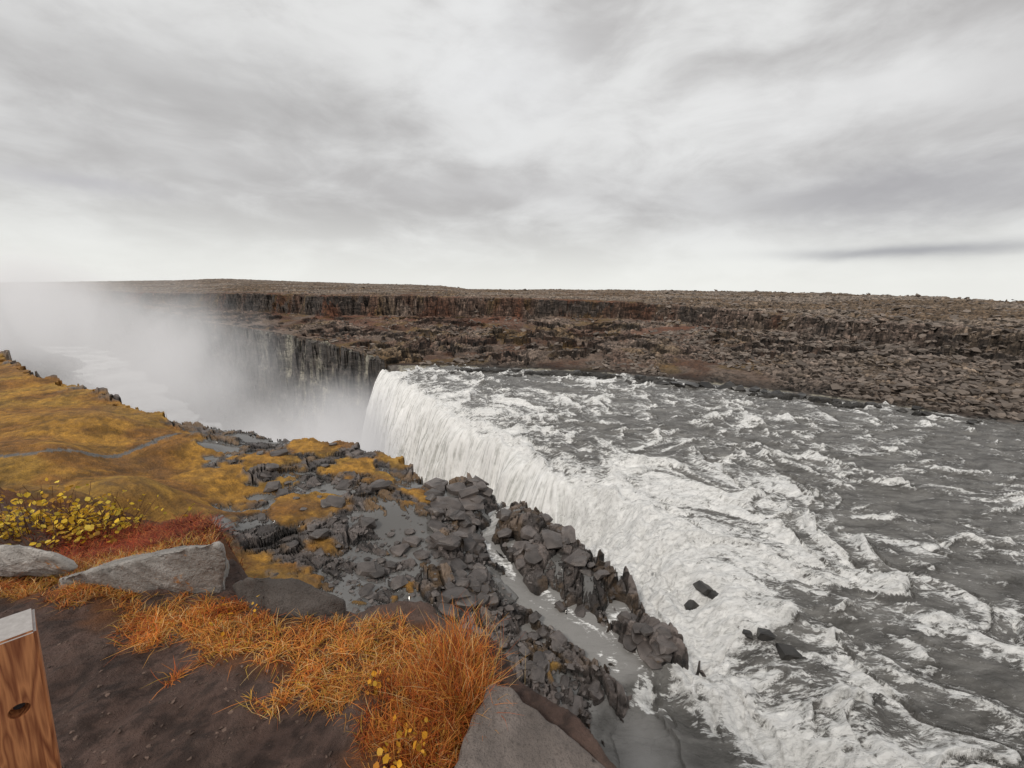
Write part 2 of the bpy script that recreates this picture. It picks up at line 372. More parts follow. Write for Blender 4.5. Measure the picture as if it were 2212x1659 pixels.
def mat_water(name):
    t=NT(name)
    a=t.add('ShaderNodeVertexColor',layer_name='Foam');sep=t.add('ShaderNodeSeparateColor');t.link(a.outputs[0],sep.inputs[0])
    fa=t.add('ShaderNodeVertexColor',layer_name='Fall');fs=t.add('ShaderNodeSeparateColor');t.link(fa.outputs[0],fs.inputs[0])
    vm=t.mapv((.45,1.3,.5),(0,0,math.radians(30)))
    n1=t.noise(1.4,8,.72,vm,1.4);n2=t.noise(4.5,6,.72,vm,.8)
    k=t.math('ADD',t.math('MULTIPLY',t.math('SUBTRACT',n1,.5),1.5),t.math('MULTIPLY',t.math('SUBTRACT',n2,.5),.9))
    f=t.math('ADD',sep.outputs[0],k)
    f=t.maprange(f,.36,.60)
    dk=t.noise(.5,5,.65,vm,.5)
    base=t.mix(t.maprange(dk,.3,.7),(.08,.076,.07),(.25,.243,.228))
    base=t.mix(sep.outputs[1],base,(.26,.252,.24))  # calm water coloured paler, sky reflection put into its base colour
    n3=t.noise(2.5,6,.75,vm,.8)
    foamc=t.mix(t.maprange(n3,.32,.58),(.58,.58,.565),(1,1,.985))
    c=t.mix(f,base,foamc)
    cx=t.add('ShaderNodeCombineXYZ')
    t.link(t.math('MULTIPLY',fs.outputs[0],100),cx.inputs[0]);t.link(t.math('MULTIPLY',fs.outputs[1],2.0),cx.inputs[1])
    s1=t.noise(1.9,6,.62,cx.outputs[0],.4);s2=t.noise(.7,5,.6)
    m=t.math('ADD',t.math('MULTIPLY',s1,.78),t.math('MULTIPLY',s2,.26))
    fc=t.mix(t.maprange(m,.37,.58),(.52,.525,.50),(1,1,.985))
    c=t.mix(fs.outputs[2],c,fc)
    t.link(c,t.b.inputs['Base Color'])
    fr=t.math('MAXIMUM',f,fs.outputs[2])
    t.link(t.math('MULTIPLY_ADD',fr,.6,.2),t.b.inputs['Roughness'])
    t.b.inputs['Specular IOR Level'].default_value=.5
    h=t.math('ADD',t.math('MULTIPLY',n1,1.0),t.math('MULTIPLY',n2,.4))
    h=t.math('MULTIPLY',h,t.math('SUBTRACT',1.0,t.math('MULTIPLY',sep.outputs[1],.8)))
    h=t.math('MULTIPLY',h,t.math('SUBTRACT',1.0,t.math('MULTIPLY',fs.outputs[2],.8)))
    h=t.math('ADD',h,t.math('MULTIPLY',t.math('MULTIPLY',m,fs.outputs[2]),1.8))
    t.bump(h,.9,.42)
    return t.m
def mat_vc(name,rough=.8,bs=40,bd=.01,var=.5,layer='Col'):
    t=NT(name);a=t.add('ShaderNodeVertexColor',layer_name=layer)
    n=t.noise(bs,6,.7);v=t.math('MULTIPLY_ADD',n,2*var,1-var)
    t.link(t.mix(1,a.outputs[0],t.grey(v),'MULTIPLY'),t.b.inputs['Base Color'])
    t.b.inputs['Roughness'].default_value=rough
    if bd: t.bump(t.noise(bs*1.7,6,.7),.9,bd)
    return t.m
def mat_rock(name,c1,c2,scale,rough=.5,lichen=None,bd=.05):
    t=NT(name);n=t.noise(scale,7,.65);n2=t.noise(scale*4,5,.7);n4=t.noise(scale*16,4,.7)
    oi=t.add('ShaderNodeObjectInfo')
    c=t.mix(t.maprange(n,.3,.7),c1,c2)
    c=t.mix(t.maprange(n2,.4,.75,0,.6),c,(c1[0]*.4,c1[1]*.4,c1[2]*.4))
    c=t.mix(t.maprange(n4,.52,.7,0,.45),c,(c1[0]*.35,c1[1]*.35,c1[2]*.35))
    if lichen:
        c=t.mix(t.maprange(t.noise(scale*.8,5,.6,None,.7),lichen[1],lichen[1]+.08),c,lichen[0])
    v=t.math('MULTIPLY_ADD',oi.outputs['Random'],.8,.6)
    c=t.mix(1,c,t.grey(v),'MULTIPLY')
    t.link(c,t.b.inputs['Base Color'])
    t.link(t.math('MULTIPLY_ADD',n2,.4,rough-.2),t.b.inputs['Roughness'])
    t.bump(t.math('ADD',n,t.math('MULTIPLY_ADD',n2,.5,t.math('MULTIPLY',n4,.2))),.9,bd)
    return t.m
MT=mat_terrain();MW=mat_water('river_water')
# ------------------------------------------------------------ terrain sheet
azs=np.concatenate([np.linspace(-108,-58,30)[:-1],np.linspace(-58,60,1000),np.linspace(60,108,30)[1:]])
NA=len(azs)
E_=np.interp(azs,era,err);F_=np.interp(azs,FF[0],FF[1]);G_=np.interp(azs,GG[0],GG[1]);H_=np.interp(azs,HH[0],HH[1])
segs=[]
s1=np.linspace(0,1,660)[:-1]
segs.append(4.0*np.exp(s1[None,:]*np.log(E_*.985/4.0)[:,None]))
segs.append((E_*.985)[:,None]+(F_-18-E_*.985)[:,None]*np.linspace(0,1,210)[None,:-1])
segs.append((F_-18)[:,None]+(G_+20-F_+18)[:,None]*np.linspace(0,1,100)[None,:-1])
segs.append((G_+20)[:,None]*np.exp(np.log(H_/(G_+20))[:,None]*np.linspace(0,1,170)[None,:-1]))
segs.append(H_[:,None]*np.exp(np.log(12000/H_)[:,None]*np.linspace(0,1,12)[None,:]))
R=np.concatenate(segs,1);NR=R.shape[1]
A=np.radians(azs)[:,None]
X=(R*np.sin(A)).ravel();Y=(R*np.cos(A)).ravel()
z,C,wet,mo=chunked(terrain,X,Y)
me,_=grid_mesh('ground',np.stack([X,Y,z],1),NA,NR)
vcol(me,'Col',C);vcol(me,'Wet',np.stack([wet,mo,wet],1))
obj('ground',me,MT,kind='structure',label='basalt canyon terrain with moss, wet rock and rubble slopes',cat='ground')
gx,gy=np.meshgrid(np.linspace(-900,900,60),np.linspace(-900,3,40),indexing='ij')
gz=21+fbm(gx/60,gy/60,3,5)*4
gz=np.where(gy>-2,19,gz)
me,_=grid_mesh('plateau',np.stack([gx.ravel(),gy.ravel(),gz.ravel()],1),60,40,keep=((gx<6)|(gy<-30)).ravel())
vcol(me,'Col',np.tile(np.array([[.12,.07,.02]]),(len(me.vertices),1)));vcol(me,'Wet',np.zeros((len(me.vertices),3)))
obj('plateau_ground',me,MT,kind='structure',label='mossy plateau behind the viewpoint',cat='ground')
# ------------------------------------------------------------ river and fall
wa=np.linspace(-24,62,1000)
wa=np.concatenate([wa,np.linspace(62,100,20)[1:]])
Ew=np.interp(wa,era,err)
NW=720
Rw=11*np.exp(np.linspace(0,1,NW)[None,:]*np.log((Ew+1.5)/11)[:,None])
Aw=np.radians(wa)[:,None];X=(Rw*np.sin(Aw)).ravel();Y=(Rw*np.cos(Aw)).ravel()
def water(x,y):
    zw,dl,u,D,W,s=watersurf(x,y)
    f0,f1=-.88,.47
    wx=(fbm(x/16,y/16,3,201)-.5)*14;wy=(fbm(x/16,y/16,3,205)-.5)*14
    a=(x+wx)*f0+(y+wy)*f1;b=-(x+wx)*f1+(y+wy)*f0
    def fronts(lam,lat,sd_,w1):
        ph=a/lam+w1*fbm(a/(lam*3),b/lat,2,sd_)+.5*fbm(a/(lam*.5),b/(lat*.3),3,sd_+5)
        fr=ph-np.floor(ph)
        on=ss(.34,.58,fbm(b/(lat*.8),a/(lam*1.4),2,sd_+9))
        return np.exp(-fr*3.2)*on*ss(0,.12,fr), (np.exp(-fr*4)*ss(0,.16,fr)+np.exp(-(1-fr)*9)*.5)*on
    q1,hh1=fronts(9,8,301,3.2);q2,hh2=fronts(4.8,4.2,321,2.6);q3,hh3=fronts(2.4,2.2,341,2.2)
    n2=fbm(a/3.4,b/1.0,5,220,.62);n3=fbm(x/24,y/24,2,230);n1=fbm(a/9,b/3.0,4,210)
    foam=.105+.56*q1+.50*q2+.30*q3+.40*(n2-.5)+.36*(n1-.5)+.24*(n3-.5)
    k=ss(4,38,D)
    foam=foam+.32*np.exp(-np.abs(dl)/10)*ss(.5,3,D)+.40*ss(1,-3,dl)*ss(.6,2,D)
    band=np.exp(-((dl-1)/6)**2)*(1-k);foam=foam+.08*band
    dr,_,_=pline(x,y,RAP);foam=foam+.34*np.exp(-(dr/2.2)**2)
    dE,_,_=pline(x,y,ER);foam=foam-.12*np.exp(-dE/6)*(1-np.exp(-np.abs(dl)/12))
    foam=foam+.04*ss(60,30,np.hypot(x,y))+.03*ss(50,90,np.hypot(x,y))
    calm=np.zeros(x.shape)
    for (u_,v_,r_,am) in [(1385,1560,2.0,.8),(1400,1640,2.2,.8),(1400,1720,3,.7),(2180,960,12,.08),(2180,1600,5,.12)]:
        p=at(u_,v_,0);g=np.exp(-((x-p[0])**2+(y-p[1])**2)/r_**2);foam=foam-am*g
        if am>.5: calm=np.maximum(calm,g)
    sd=sdp(x,y,LAND)
    inl=ss(-1.0,.5,sd)
    foam=foam-.6*ss(-.6,.6,sd);calm=np.maximum(calm,ss(-.3,.8,sd))
    fo=ss(.4,.7,foam)
    rough=(.3+.6*fo)*(1-.85*calm)
    zz=zw+(fbm(a/4.0,b/2.6,4,250)-.5)*1.7*rough*2+(fbm(x/1.0,y/1.0,3,260)-.5)*.5*rough+(hh1*.75+hh2*.45+hh3*.16)*(1-calm)*ss(3,8,dE)
    turb=(1-k)*ss(1.5,-2,dl)*ss(.8,3,D)+np.exp(-np.abs(dl)/6)*.5+.7*np.exp(-(dr/2.6)**2)
    zz=zz+turb*(fbm(x/2.2,y/2.2,4,270)-.5)*2.2*(1-calm)
    cur=fbm(u*.9,s*.9,4,280)*.6+fbm(u*.22,s*.7,2,283)*.4
    sp=np.clip(s*(1+.55*(cur-.5)),0,1.1)
    prof=k*sp**1.9+(1-k)*ss(0,1,sp)
    # broken steps where the drop dies out towards the near bank
    stp=np.floor(prof*3+fbm(x/3,y/3,2,285)*.8)/3.0
    prof=prof*(1-.35*(1-k))+.35*(1-k)*np.clip(stp,0,1)
    zf=-D*prof-.9*np.exp(-np.abs(dl)/4)*ss(1,8,D)+(fbm(x/1.6,y/1.6,2,281)-.5)*.6
    wf=k*ss(0,.3,s)
    zz=np.where((s>0.0),zz*(1-wf)+zf*wf,zz)
    zz=zz*(1-inl)+(.05+(fbm(x,y,2,290)-.5)*.05)*inl
    return zz,foam,dl,u,D,W,s,calm,k*ss(0,.25,s)
zz,foam,dl,u,D,W,s,calm,fm=chunked(water,X,Y)
V=np.stack([X,Y,zz],1)
i_=np.arange(len(wa)-1)[:,None]*NW+np.arange(NW-1)[None,:]
quad=np.stack([i_,i_+NW,i_+NW+1,i_+1],-1).reshape(-1,4)
isfall=((D>33)&(dl<0)).astype(int)[quad].sum(1)>=2
inrange=~(((D>33)&(dl<-W))[quad].any(1))
for nm,sel,lab,cat in (('river',~isfall&inrange,'grey glacial river churning with white foam','river'),('waterfall',isfall&inrange,'broad white waterfall plunging over the cliff lip','waterfall')):
    q_=quad[sel];used=np.zeros(len(V),bool);used[q_.ravel()]=True;idx=np.cumsum(used)-1
    me=bpy.data.meshes.new(nm);raw_mesh(me,V[used],idx[q_],True)
    vcol(me,'Foam',np.stack([foam,calm,s],1)[used]);vcol(me,'Fall',np.stack([u/100,s,fm],1)[used])
    obj(nm,me,MW,kind='structure',label=lab,cat=cat)
gx,gy=np.meshgrid(np.linspace(-800,5,200),np.linspace(40,850,200),indexing='ij')
me,_=grid_mesh('canyon_river',np.stack([gx.ravel(),gy.ravel(),np.full(gx.size,-44.)],1),200,200,smooth=True)
vcol(me,'Foam',np.stack([.2+.6*fbm(gx.ravel()/14,gy.ravel()/14,4,300),gx.ravel()*0+.3,gx.ravel()*0],1));vcol(me,'Fall',np.zeros((gx.size,3)))
obj('canyon_river',me,MW,kind='structure',label='pale river winding along the canyon floor',cat='river')
# ------------------------------------------------------------ rocks
def hull_rock(seed,flat=.7,n=16,bev=.06,p=.78):
    r=random.Random(seed);bm=bmesh.new()
    for i in range(n):
        v=Vector((r.gauss(0,1),r.gauss(0,1),r.gauss(0,1))).normalized()
        v=Vector((v.x*r.uniform(.85,1.1),v.y*r.uniform(.75,1.0),v.z*flat*r.uniform(.85,1.05)))
        mx=max(abs(v.x),abs(v.y),abs(v.z)/flat)
        v=v.lerp(v/mx*.88,p);bm.verts.new(v*.5)
    res=bmesh.ops.convex_hull(bm,input=bm.verts)
    dl_=[g for g in set(res['geom_interior']+res['geom_unused']) if isinstance(g,bmesh.types.BMVert)]
    bmesh.ops.delete(bm,geom=dl_,context='VERTS')
    bmesh.ops.dissolve_limit(bm,angle_limit=.3,verts=bm.verts,edges=bm.edges)
    if bev: bmesh.ops.bevel(bm,geom=list(bm.edges),offset=bev*.5,segments=2,affect='EDGES',profile=.6)
    bmesh.ops.triangulate(bm,faces=bm.faces)
    return bm
MR=mat_rock('wet_basalt',(.06,.051,.047),(.17,.145,.133),1.6,.34,((.18,.10,.03),.60))
MRD=mat_rock('dark_river_rock',(.02,.02,.02),(.06,.055,.05),1.5,.35)
rocks=[]
for i in range(14):
    bm=hull_rock(100+i,.7,20 if i%2 else 26,.04);me=bpy.data.meshes.new('basalt_rock');bm.to_mesh(me);bm.free();me.materials.append(MR);rocks.append(me)
rocksd=[]
for i in range(6):
    bm=hull_rock(200+i,.8,15,.02,.4)
    for v in bm.verts: v.co*=1+.16*math.sin(v.co.x*23+i)*math.cos(v.co.y*19)
    me=bpy.data.meshes.new('river_rock');bm.to_mesh(me);bm.free();me.materials.append(MRD);rocksd.append(me)
def tz(xs,ys): return terrain(np.array(xs,float),np.array(ys,float))
cand=[]
regs=[((930,1040),(1190,1120),28,2.0,1.0,2.8),((930,1090),(1060,1300),40,1.8,.8,2.4),((1090,1120),(1340,1290),34,1.6,.7,2.4),((780,1150),(1060,1330),40,2.2,.5,2.0),((1060,1300),(1220,1420),30,1.6,.4,1.3),((1080,1400),(1310,1640),40,1.4,.4,1.3),((1350,1310),(1460,1400),20,1.4,.9,2.0),((560,950),(900,1200),34,3.8,.6,1.9)]
for (a,b,n,zz0,s0,s1_) in regs:
    for i in range(n):
        for _ in range(30):
            p=at(random.uniform(a[0],b[0]),random.uniform(a[1],b[1]),zz0)
            if float(sdp(np.array([p[0]]),np.array([p[1]]),LAND)[0])<.35: continue
            s_=s0+(s1_-s0)*random.random()**1.6
            dc,_,uc=pline(np.array([p[0]]),np.array([p[1]]),CH)
            if dc[0]<.7+s_*.3: continue
            cand.append((p[0],p[1],s_));break
base_z=tz([c[0] for c in cand],[c[1] for c in cand])[0]
for c,bz in zip(cand,base_z):
    o=obj('basalt_rock',random.choice(rocks),label='angular wet dark basalt block on the river shelf',cat='rock',group='basalt blocks on the river shelf')
    s_=c[2];o.scale=(s_*random.uniform(.9,1.5),s_*random.uniform(.8,1.1),s_*random.uniform(.4,.8))
    o.rotation_euler=(random.uniform(-.22,.22),random.uniform(-.22,.22),random.uniform(0,6.28))
    o.location=(c[0],c[1],max(bz,-.3)+s_*.08)
for u_,v_,s_ in [(1385,820,3.4),(1432,832,2.6),(1462,835,4),(1495,836,4.4),(1530,838,4.6),(1565,840,4.4),(1600,843,4.2),(1630,846,3),(1680,852,3.4),(1700,860,2),(1730,860,3),(1770,866,2.6),(1800,868,1.8),(1850,880,1.8),(1880,876,2.2),(1900,884,1.4),(1950,892,1.2),(1978,886,2.0),(2003,900,2.2),(2097,917,1.6),(1650,850,1.8),(1250,806,3),(1200,803,2.4),(1500,1266,1.3),(1525,1260,1.6),(1545,1272,1.0),(1700,1402,1.5),(1725,1412,1.0),(1650,1375,1.2),(1620,1368,.8)]:
    p=at(u_,v_,0.1);zq=water(np.array([p[0]]),np.array([p[1]]))[0][0]
    o=obj('river_rock',random.choice(rocksd),label='dark wet rock breaking the river surface',cat='rock',group='rocks standing in the river')
    far=v_<1000
    o.scale=(s_*1.3,s_,s_*(.7 if far else .75));o.rotation_euler=(random.uniform(-.3,.3),random.uniform(-.3,.3),random.uniform(-.8,.6));o.location=(p[0],p[1],zq+(.35 if far else -.02))
def scatter(name,pts,sizes,mat,label,seeds,flat=.6,colr=None):
    Vs=[];Fs=[];Cs=[];off=0;protos=[]
    for sd_ in seeds:
        bm=hull_rock(sd_,flat,12,0);bm.verts.ensure_lookup_table()
        protos.append((np.array([v.co[:] for v in bm.verts]),np.array([[v.index for v in f.verts] for f in bm.faces])));bm.free()
    for (x,y,z_),s_ in zip(pts,sizes):
        v,f=protos[rng.randint(len(protos))]
        M=Matrix.Rotation(rng.rand()*6.28,3,'Z')@Matrix.Rotation(rng.rand()*.8-.4,3,'X')@Matrix.Rotation(rng.rand()*.8-.4,3,'Y')
        vv=(v*np.array([1,.7+.5*rng.rand(),.5+.6*rng.rand()])*s_)@np.array(M).T+np.array([x,y,z_])
        Vs.append(vv);Fs.append(f+off);off+=len(v)
        cc=np.array(colr)*(.5+1.0*rng.rand());Cs.append(np.tile(cc,(len(v),1)))
    me=bpy.data.meshes.new(name);raw_mesh(me,np.concatenate(Vs),np.concatenate(Fs));vcol(me,'Col',np.concatenate(Cs))
    return obj(name,me,mat,kind='stuff',label=label,cat='rubble')
MS=mat_vc('weathered_stone',.85,1.5,.1,.35)
MSW=mat_vc('wet_stone',.35,3,.05,.35)
n=19000
az_=rng.uniform(-28,60,n);az_=np.where(rng.rand(n)<.45,rng.uniform(18,60,n),az_)
E2=np.interp(az_,era,err);F2=np.interp(az_,FF[0],FF[1]);H2=np.interp(az_,HH[0],HH[1])
tt=rng.rand(n)**1.2
rr=np.where(rng.rand(n)<.72,E2+1+(F2-E2)*tt,F2+8+(H2-F2)*tt**1.6)
px=rr*np.sin(np.radians(az_));py=rr*np.cos(np.radians(az_))
dens=fbm(px/20,py/20,3,400)+.012*(az_-20).clip(-10,25)
kp=dens>.46;px=px[kp];py=py[kp];rr=rr[kp]
zr=chunked(terrain,px,py)[0]
sz=(.4+2.2*rng.rand(len(px))**2.8)*(.8+.0025*rr)
scatter('far_bank_rubble',list(zip(px,py,zr+sz*.08)),sz,MS,'brown-grey basalt rubble strewn over the slope',range(300,312),.5,(.165,.135,.113))
pts=[];
for (a,b,n_,z0) in [((640,930),(1200,1330),1200,3.0),((1060,1300),(1320,1655),700,1.4),((460,930),(800,1300),500,4.5),((1090,1120),(1400,1330),250,1.6)]:
    for i in range(n_):
        p=at(random.uniform(a[0],b[0]),random.uniform(a[1],b[1]),z0);pts.append(p)
pts=np.array(pts);T=tz(pts[:,0],pts[:,1]);kk=(T[3]<.4)&(T[0]>.1)&(sdp(pts[:,0],pts[:,1],LAND)>0)
pts=pts[kk];zs=T[0][kk];sz=.12+.5*rng.rand(len(pts))**2.4
scatter('shelf_stones',list(zip(pts[:,0],pts[:,1],zs+sz*.04)),sz,MSW,'small wet basalt stones covering the shelf',range(330,340),.45,(.12,.103,.095))
# ------------------------------------------------------------ viewpoint ledge
EDGE=[at(*p) for p in [(-260,1050,22.4),(0,1085,22.7),(200,1110,22.8),(400,1150,22.9),(490,1200,23.1),(560,1275,23.2),(740,1345,23.2),(900,1352,23.2),(1050,1425,23.2),(1120,1500,23.3),(1400,1700,23.3)]]
LED=EDGE+[(1.9,.2),(3,-1.5),(3,-6),(-9,-6),(-9,3.0)]
def ledge(x,y):
    sd=sdp(x,y,LED)+(fbm(x/.5,y/.5,3,500)-.5)*.25
    z=23.3-.14*ss(-1.2,-3.5,x)*ss(1.6,3,y)*3+(fbm(x/.8,y/.8,3,501)-.5)*.16+(fbm(x/.12,y/.12,4,502)-.5)*.07
    out=np.clip(-sd,0,9)
    return z-out*2.6-ss(0,.4,out)*.25, sd
gx,gy=np.meshgrid(np.concatenate([np.linspace(-12,-5.5,40)[:-1],np.linspace(-5.5,2,520),np.linspace(2,5,30)[1:]]),np.concatenate([np.linspace(-6,.2,60)[:-1],np.linspace(.2,5.2,380)]),indexing='ij')
gz,sdl=ledge(gx.ravel(),gy.ravel())
GR=[at(u_,v_,23.3) for u_,v_ in [(-100,1235),(150,1270),(480,1290),(620,1352),(740,1365),(900,1362),(1050,1430),(1065,1500),(1000,1620),(960,1750),(810,1750),(785,1640),(730,1530),(640,1480),(460,1440),(350,1375),(220,1320),(110,1290),(0,1262),(-100,1262)]]
fx,fy=gx.ravel(),gy.ravel()
sg_=sdp(fx,fy,GR)+(fbm(fx/.2,fy/.2,3,510)-.5)*.3
gm=ss(-.05,.08,sg_)[:,None]
soil=np.array([.135,.083,.066])*(.5+1.0*fbm(fx/.3,fy/.3,4,511))[:,None]
soil=soil*(1-.45*ss(.5,.65,fbm(fx/.04,fy/.04,2,512)))[:,None]
lt_=ss(.5,.7,fbm(fx/.5,fy/.5,3,514))[:,None];soil=soil*(1-.5*lt_)+.5*lt_*np.array([.18,.12,.095])
gc=np.array([.20,.08,.03])*(.4+1.0*fbm(fx/.1,fy/.1,3,513))[:,None]
CL=soil*(1-gm)+gc*gm
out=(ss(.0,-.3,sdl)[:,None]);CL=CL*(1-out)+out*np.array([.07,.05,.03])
bk=(ss(.25,.1,sdl)*(fx<-1.9))[:,None];CL=CL*(1-bk)+bk*np.array([.15,.06,.02])
me,_=grid_mesh('ledge',np.stack([fx,fy,gz],1),gx.shape[0],gx.shape[1],smooth=True)
vcol(me,'Col',CL)
MSO=mat_vc('damp_soil',.95,30,.05,.6)
obj('soil_path',me,MSO,kind='structure',label='bare dark brown soil path on the cliff edge',cat='path')
pp=[at(random.uniform(0,760),random.uniform(1300,1680),23.3) for _ in range(700)]
pp=np.array(pp);zl_,_=ledge(pp[:,0],pp[:,1])
scatter('soil_pebbles',list(zip(pp[:,0],pp[:,1],zl_)),.004+.02*rng.rand(len(pp))**3,MS,'tiny grey-brown pebbles lying on the soil',range(350,354),.7,(.12,.08,.062))
def slab(name,pts,mat,label,bev=.03,nz=.02,seed=0):
    bm=bmesh.new()
    c=sum((Vector(p) for p in pts),Vector())/len(pts)
    for p in pts: bm.verts.new(Vector(p)-c)
    res=bmesh.ops.convex_hull(bm,input=bm.verts)
    dl_=[g for g in set(res['geom_interior']+res['geom_unused']) if isinstance(g,bmesh.types.BMVert)]
    bmesh.ops.delete(bm,geom=dl_,context='VERTS')
    bmesh.ops.dissolve_limit(bm,angle_limit=.12,verts=bm.verts,edges=bm.edges)
    bmesh.ops.bevel(bm,geom=list(bm.edges),offset=bev,segments=2,affect='EDGES',profile=.5,clamp_overlap=True)
    bmesh.ops.triangulate(bm,faces=bm.faces)
    for _ in range(6):
        es=[e for e in bm.edges if e.calc_length()>.03]
        if not es: break
        bmesh.ops.subdivide_edges(bm,edges=es,cuts=1)
        bmesh.ops.triangulate(bm,faces=bm.faces)
    bm.normal_update()
    P=np.array([v.co[:] for v in bm.verts]);
    q1=fbm(P[:,0]*5+P[:,2]*3+seed,P[:,1]*5+P[:,2]*4,4,600+seed)-.5;q2=fbm(P[:,0]*22+P[:,2]*9,P[:,1]*22-P[:,2]*13,3,620+seed)-.5
    for v,a_,b_ in zip(bm.verts,q1,q2): v.co+=v.normal*(a_*nz*3+b_*nz*1.1)
    me=bpy.data.meshes.new(name);bm.to_mesh(me);bm.free()
    for p in me.polygons:p.use_smooth=True
    o=obj(name,me,mat,label=label,cat='boulder');o.location=c;return o
MB1=mat_rock('pale_lichen_rock',(.26,.24,.22),(.48,.45,.42),5,.85,((.5,.2,.03),.62),.025)
MB2=mat_rock('grey_rock',(.11,.092,.082),(.22,.185,.165),6,.85,((.2,.13,.05),.68),.03)
def W3(u_,v_,z_): p=at(u_,v_,z_);return (p[0],p[1],z_)
slab('boulder',[W3(128,1248,23.33),W3(135,1275,23.22),W3(300,1290,23.2),W3(400,1290,23.2),W3(478,1290,23.2),W3(392,1222,23.5),W3(475,1172,23.7),W3(492,1215,23.55),W3(215,1222,23.42),W3(290,1205,23.5),W3(420,1180,23.66),W3(490,1230,22.9),W3(300,1200,22.9),W3(135,1245,22.9),W3(135,1275,22.9),W3(470,1290,22.9)],MB1,'pale grey wedge-shaped boulder with orange lichen in grass',bev=.012,seed=1)
slab('boulder',[W3(500,1262,23.34),W3(530,1244,23.44),W3(640,1250,23.46),W3(748,1295,23.38),W3(745,1350,23.22),W3(620,1340,23.3),W3(520,1320,23.25),W3(520,1300,22.8),W3(740,1320,22.8)],MB2,'flat grey boulder embedded at the cliff edge',bev=.02,seed=2)
slab('boulder',[W3(-60,1180,23.45),W3(60,1180,23.46),W3(115,1198,23.42),W3(165,1225,23.3),W3(140,1245,23.2),W3(0,1245,23.22),W3(-80,1245,23.25),W3(150,1215,22.9),W3(-60,1190,22.9),W3(140,1245,22.9)],MB1,'pale grey flat boulder half buried beside the path',bev=.012,seed=3)
slab('boulder',[W3(1010,1580,23.4),W3(1060,1488,23.42),W3(1100,1492,23.42),W3(1215,1575,23.36),W3(1345,1680,23.3),W3(1400,1760,23.25),W3(960,1760,23.4),W3(985,1650,23.4),W3(1100,1520,22.7),W3(1300,1690,22.7),W3(1000,1800,22.7),W3(1380,1760,22.7)],MB2,'smooth grey-brown rock slab jutting over the drop',bev=.03,seed=4)
# ------------------------------------------------------------ grass, shrub
def blades(name,P,L,wd,cols,lean,label,mat,kind='stuff',cat='grass',seg=4,dirs=None):
    n=len(P);ph=rng.uniform(0,6.28,n) if dirs is None else dirs
    dx=np.cos(ph);dy=np.sin(ph)
    sx=-dy;sy=dx
    tl=np.linspace(0,1,seg)
    rows=[]
    wob=rng.normal(0,.15,n)*L
    for t_ in tl:
        h=L*(t_-(lean*.35)*t_*t_);o_=L*lean*t_**1.7;q_=wob*math.sin(t_*3.1)
        w=wd*(1-t_)**.7*.5+.0002
        cx_=P[:,0]+dx*o_+sx*q_;cy_=P[:,1]+dy*o_+sy*q_;cz_=P[:,2]+h
        rows.append(np.stack([cx_-sx*w,cy_-sy*w,cz_],1));rows.append(np.stack([cx_+sx*w,cy_+sy*w,cz_],1))
    V=np.stack(rows,1).reshape(-1,3)
    b=np.arange(n)[:,None]*(2*seg)
    F=np.concatenate([b+np.array([[2*i,2*i+1,2*i+3,2*i+2]]) for i in range(seg-1)],0)
    me=bpy.data.meshes.new(name);raw_mesh(me,V,F,True)
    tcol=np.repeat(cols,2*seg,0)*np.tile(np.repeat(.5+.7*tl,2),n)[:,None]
    vcol(me,'Col',tcol)
    return obj(name,me,mat,kind=kind,label=label,cat=cat)
def mat_leaf(name):
    t=NT(name);a=t.add('ShaderNodeVertexColor',layer_name='Col')
    t.link(a.outputs[0],t.b.inputs['Base Color']);t.b.inputs['Roughness'].default_value=.7
    tr=t.add('ShaderNodeBsdfTranslucent');t.link(a.outputs[0],tr.inputs[0])
    mx=t.add('ShaderNodeMixShader');mx.inputs[0].default_value=.35
    t.link(t.b.outputs[0],mx.inputs[1]);t.link(tr.outputs[0],mx.inputs[2]);t.link(mx.outputs[0],t.out.inputs[0]);return t.m
MG=mat_leaf('dry_grass')
G2=np.array(GR);lo=G2.min(0);hi=G2.max(0)
n=100000;P=np.stack([rng.uniform(lo[0],hi[0],n),rng.uniform(lo[1],hi[1],n)],1)
sdg=sdp(P[:,0],P[:,1],GR)+(fbm(P[:,0]/.15,P[:,1]/.15,3,700)-.5)*.45
keep=(sdg>0)&(fbm(P[:,0]/.1,P[:,1]/.1,2,701)+.25*rng.rand(n)>.52);P=P[keep][:27000]
zl_,_=ledge(P[:,0],P[:,1]);P=np.concatenate([P,zl_[:,None]-.005],1)
pal=np.array([[.70,.24,.045],[.54,.13,.03],[.80,.40,.09],[.28,.08,.03],[.80,.56,.26],[.60,.38,.05]])
patch=fbm(P[:,0]/.2,P[:,1]/.2,3,705);hue=ss(.42,.62,fbm(P[:,0]/.25,P[:,1]/.25,3,708))
i1=rng.choice(6,len(P),p=[.32,.08,.28,.06,.14,.12]);i2=rng.choice(6,len(P),p=[.34,.34,.1,.14,.03,.05])
pc=np.where((rng.rand(len(P))<hue)[:,None],pal[i1],pal[i2])*(.55+.8*rng.rand(len(P)))[:,None]*(.6+.85*patch)[:,None]
L=(.016+.05*rng.rand(len(P))**1.8)*(.6+.9*patch)
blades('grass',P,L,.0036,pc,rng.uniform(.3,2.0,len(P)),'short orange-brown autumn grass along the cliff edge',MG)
tb2=at(1010,1480,23.3)
n=5600
cl_=[(at(u_,v_,23.3),w_,h_) for u_,v_,w_,h_ in [(870,1590,.07,.5),(910,1570,.07,.55),(950,1600,.06,.65),(965,1540,.06,1.0),(1000,1500,.05,1.2),(990,1450,.045,1.2),(930,1480,.05,.6),(850,1500,.05,.4),(930,1660,.05,.5),(1010,1550,.04,1.0)]]
ci=rng.randint(0,len(cl_),n);cc=np.array([c[0] for c in cl_]);cw=np.array([c[1] for c in cl_]);chh=np.array([c[2] for c in cl_])
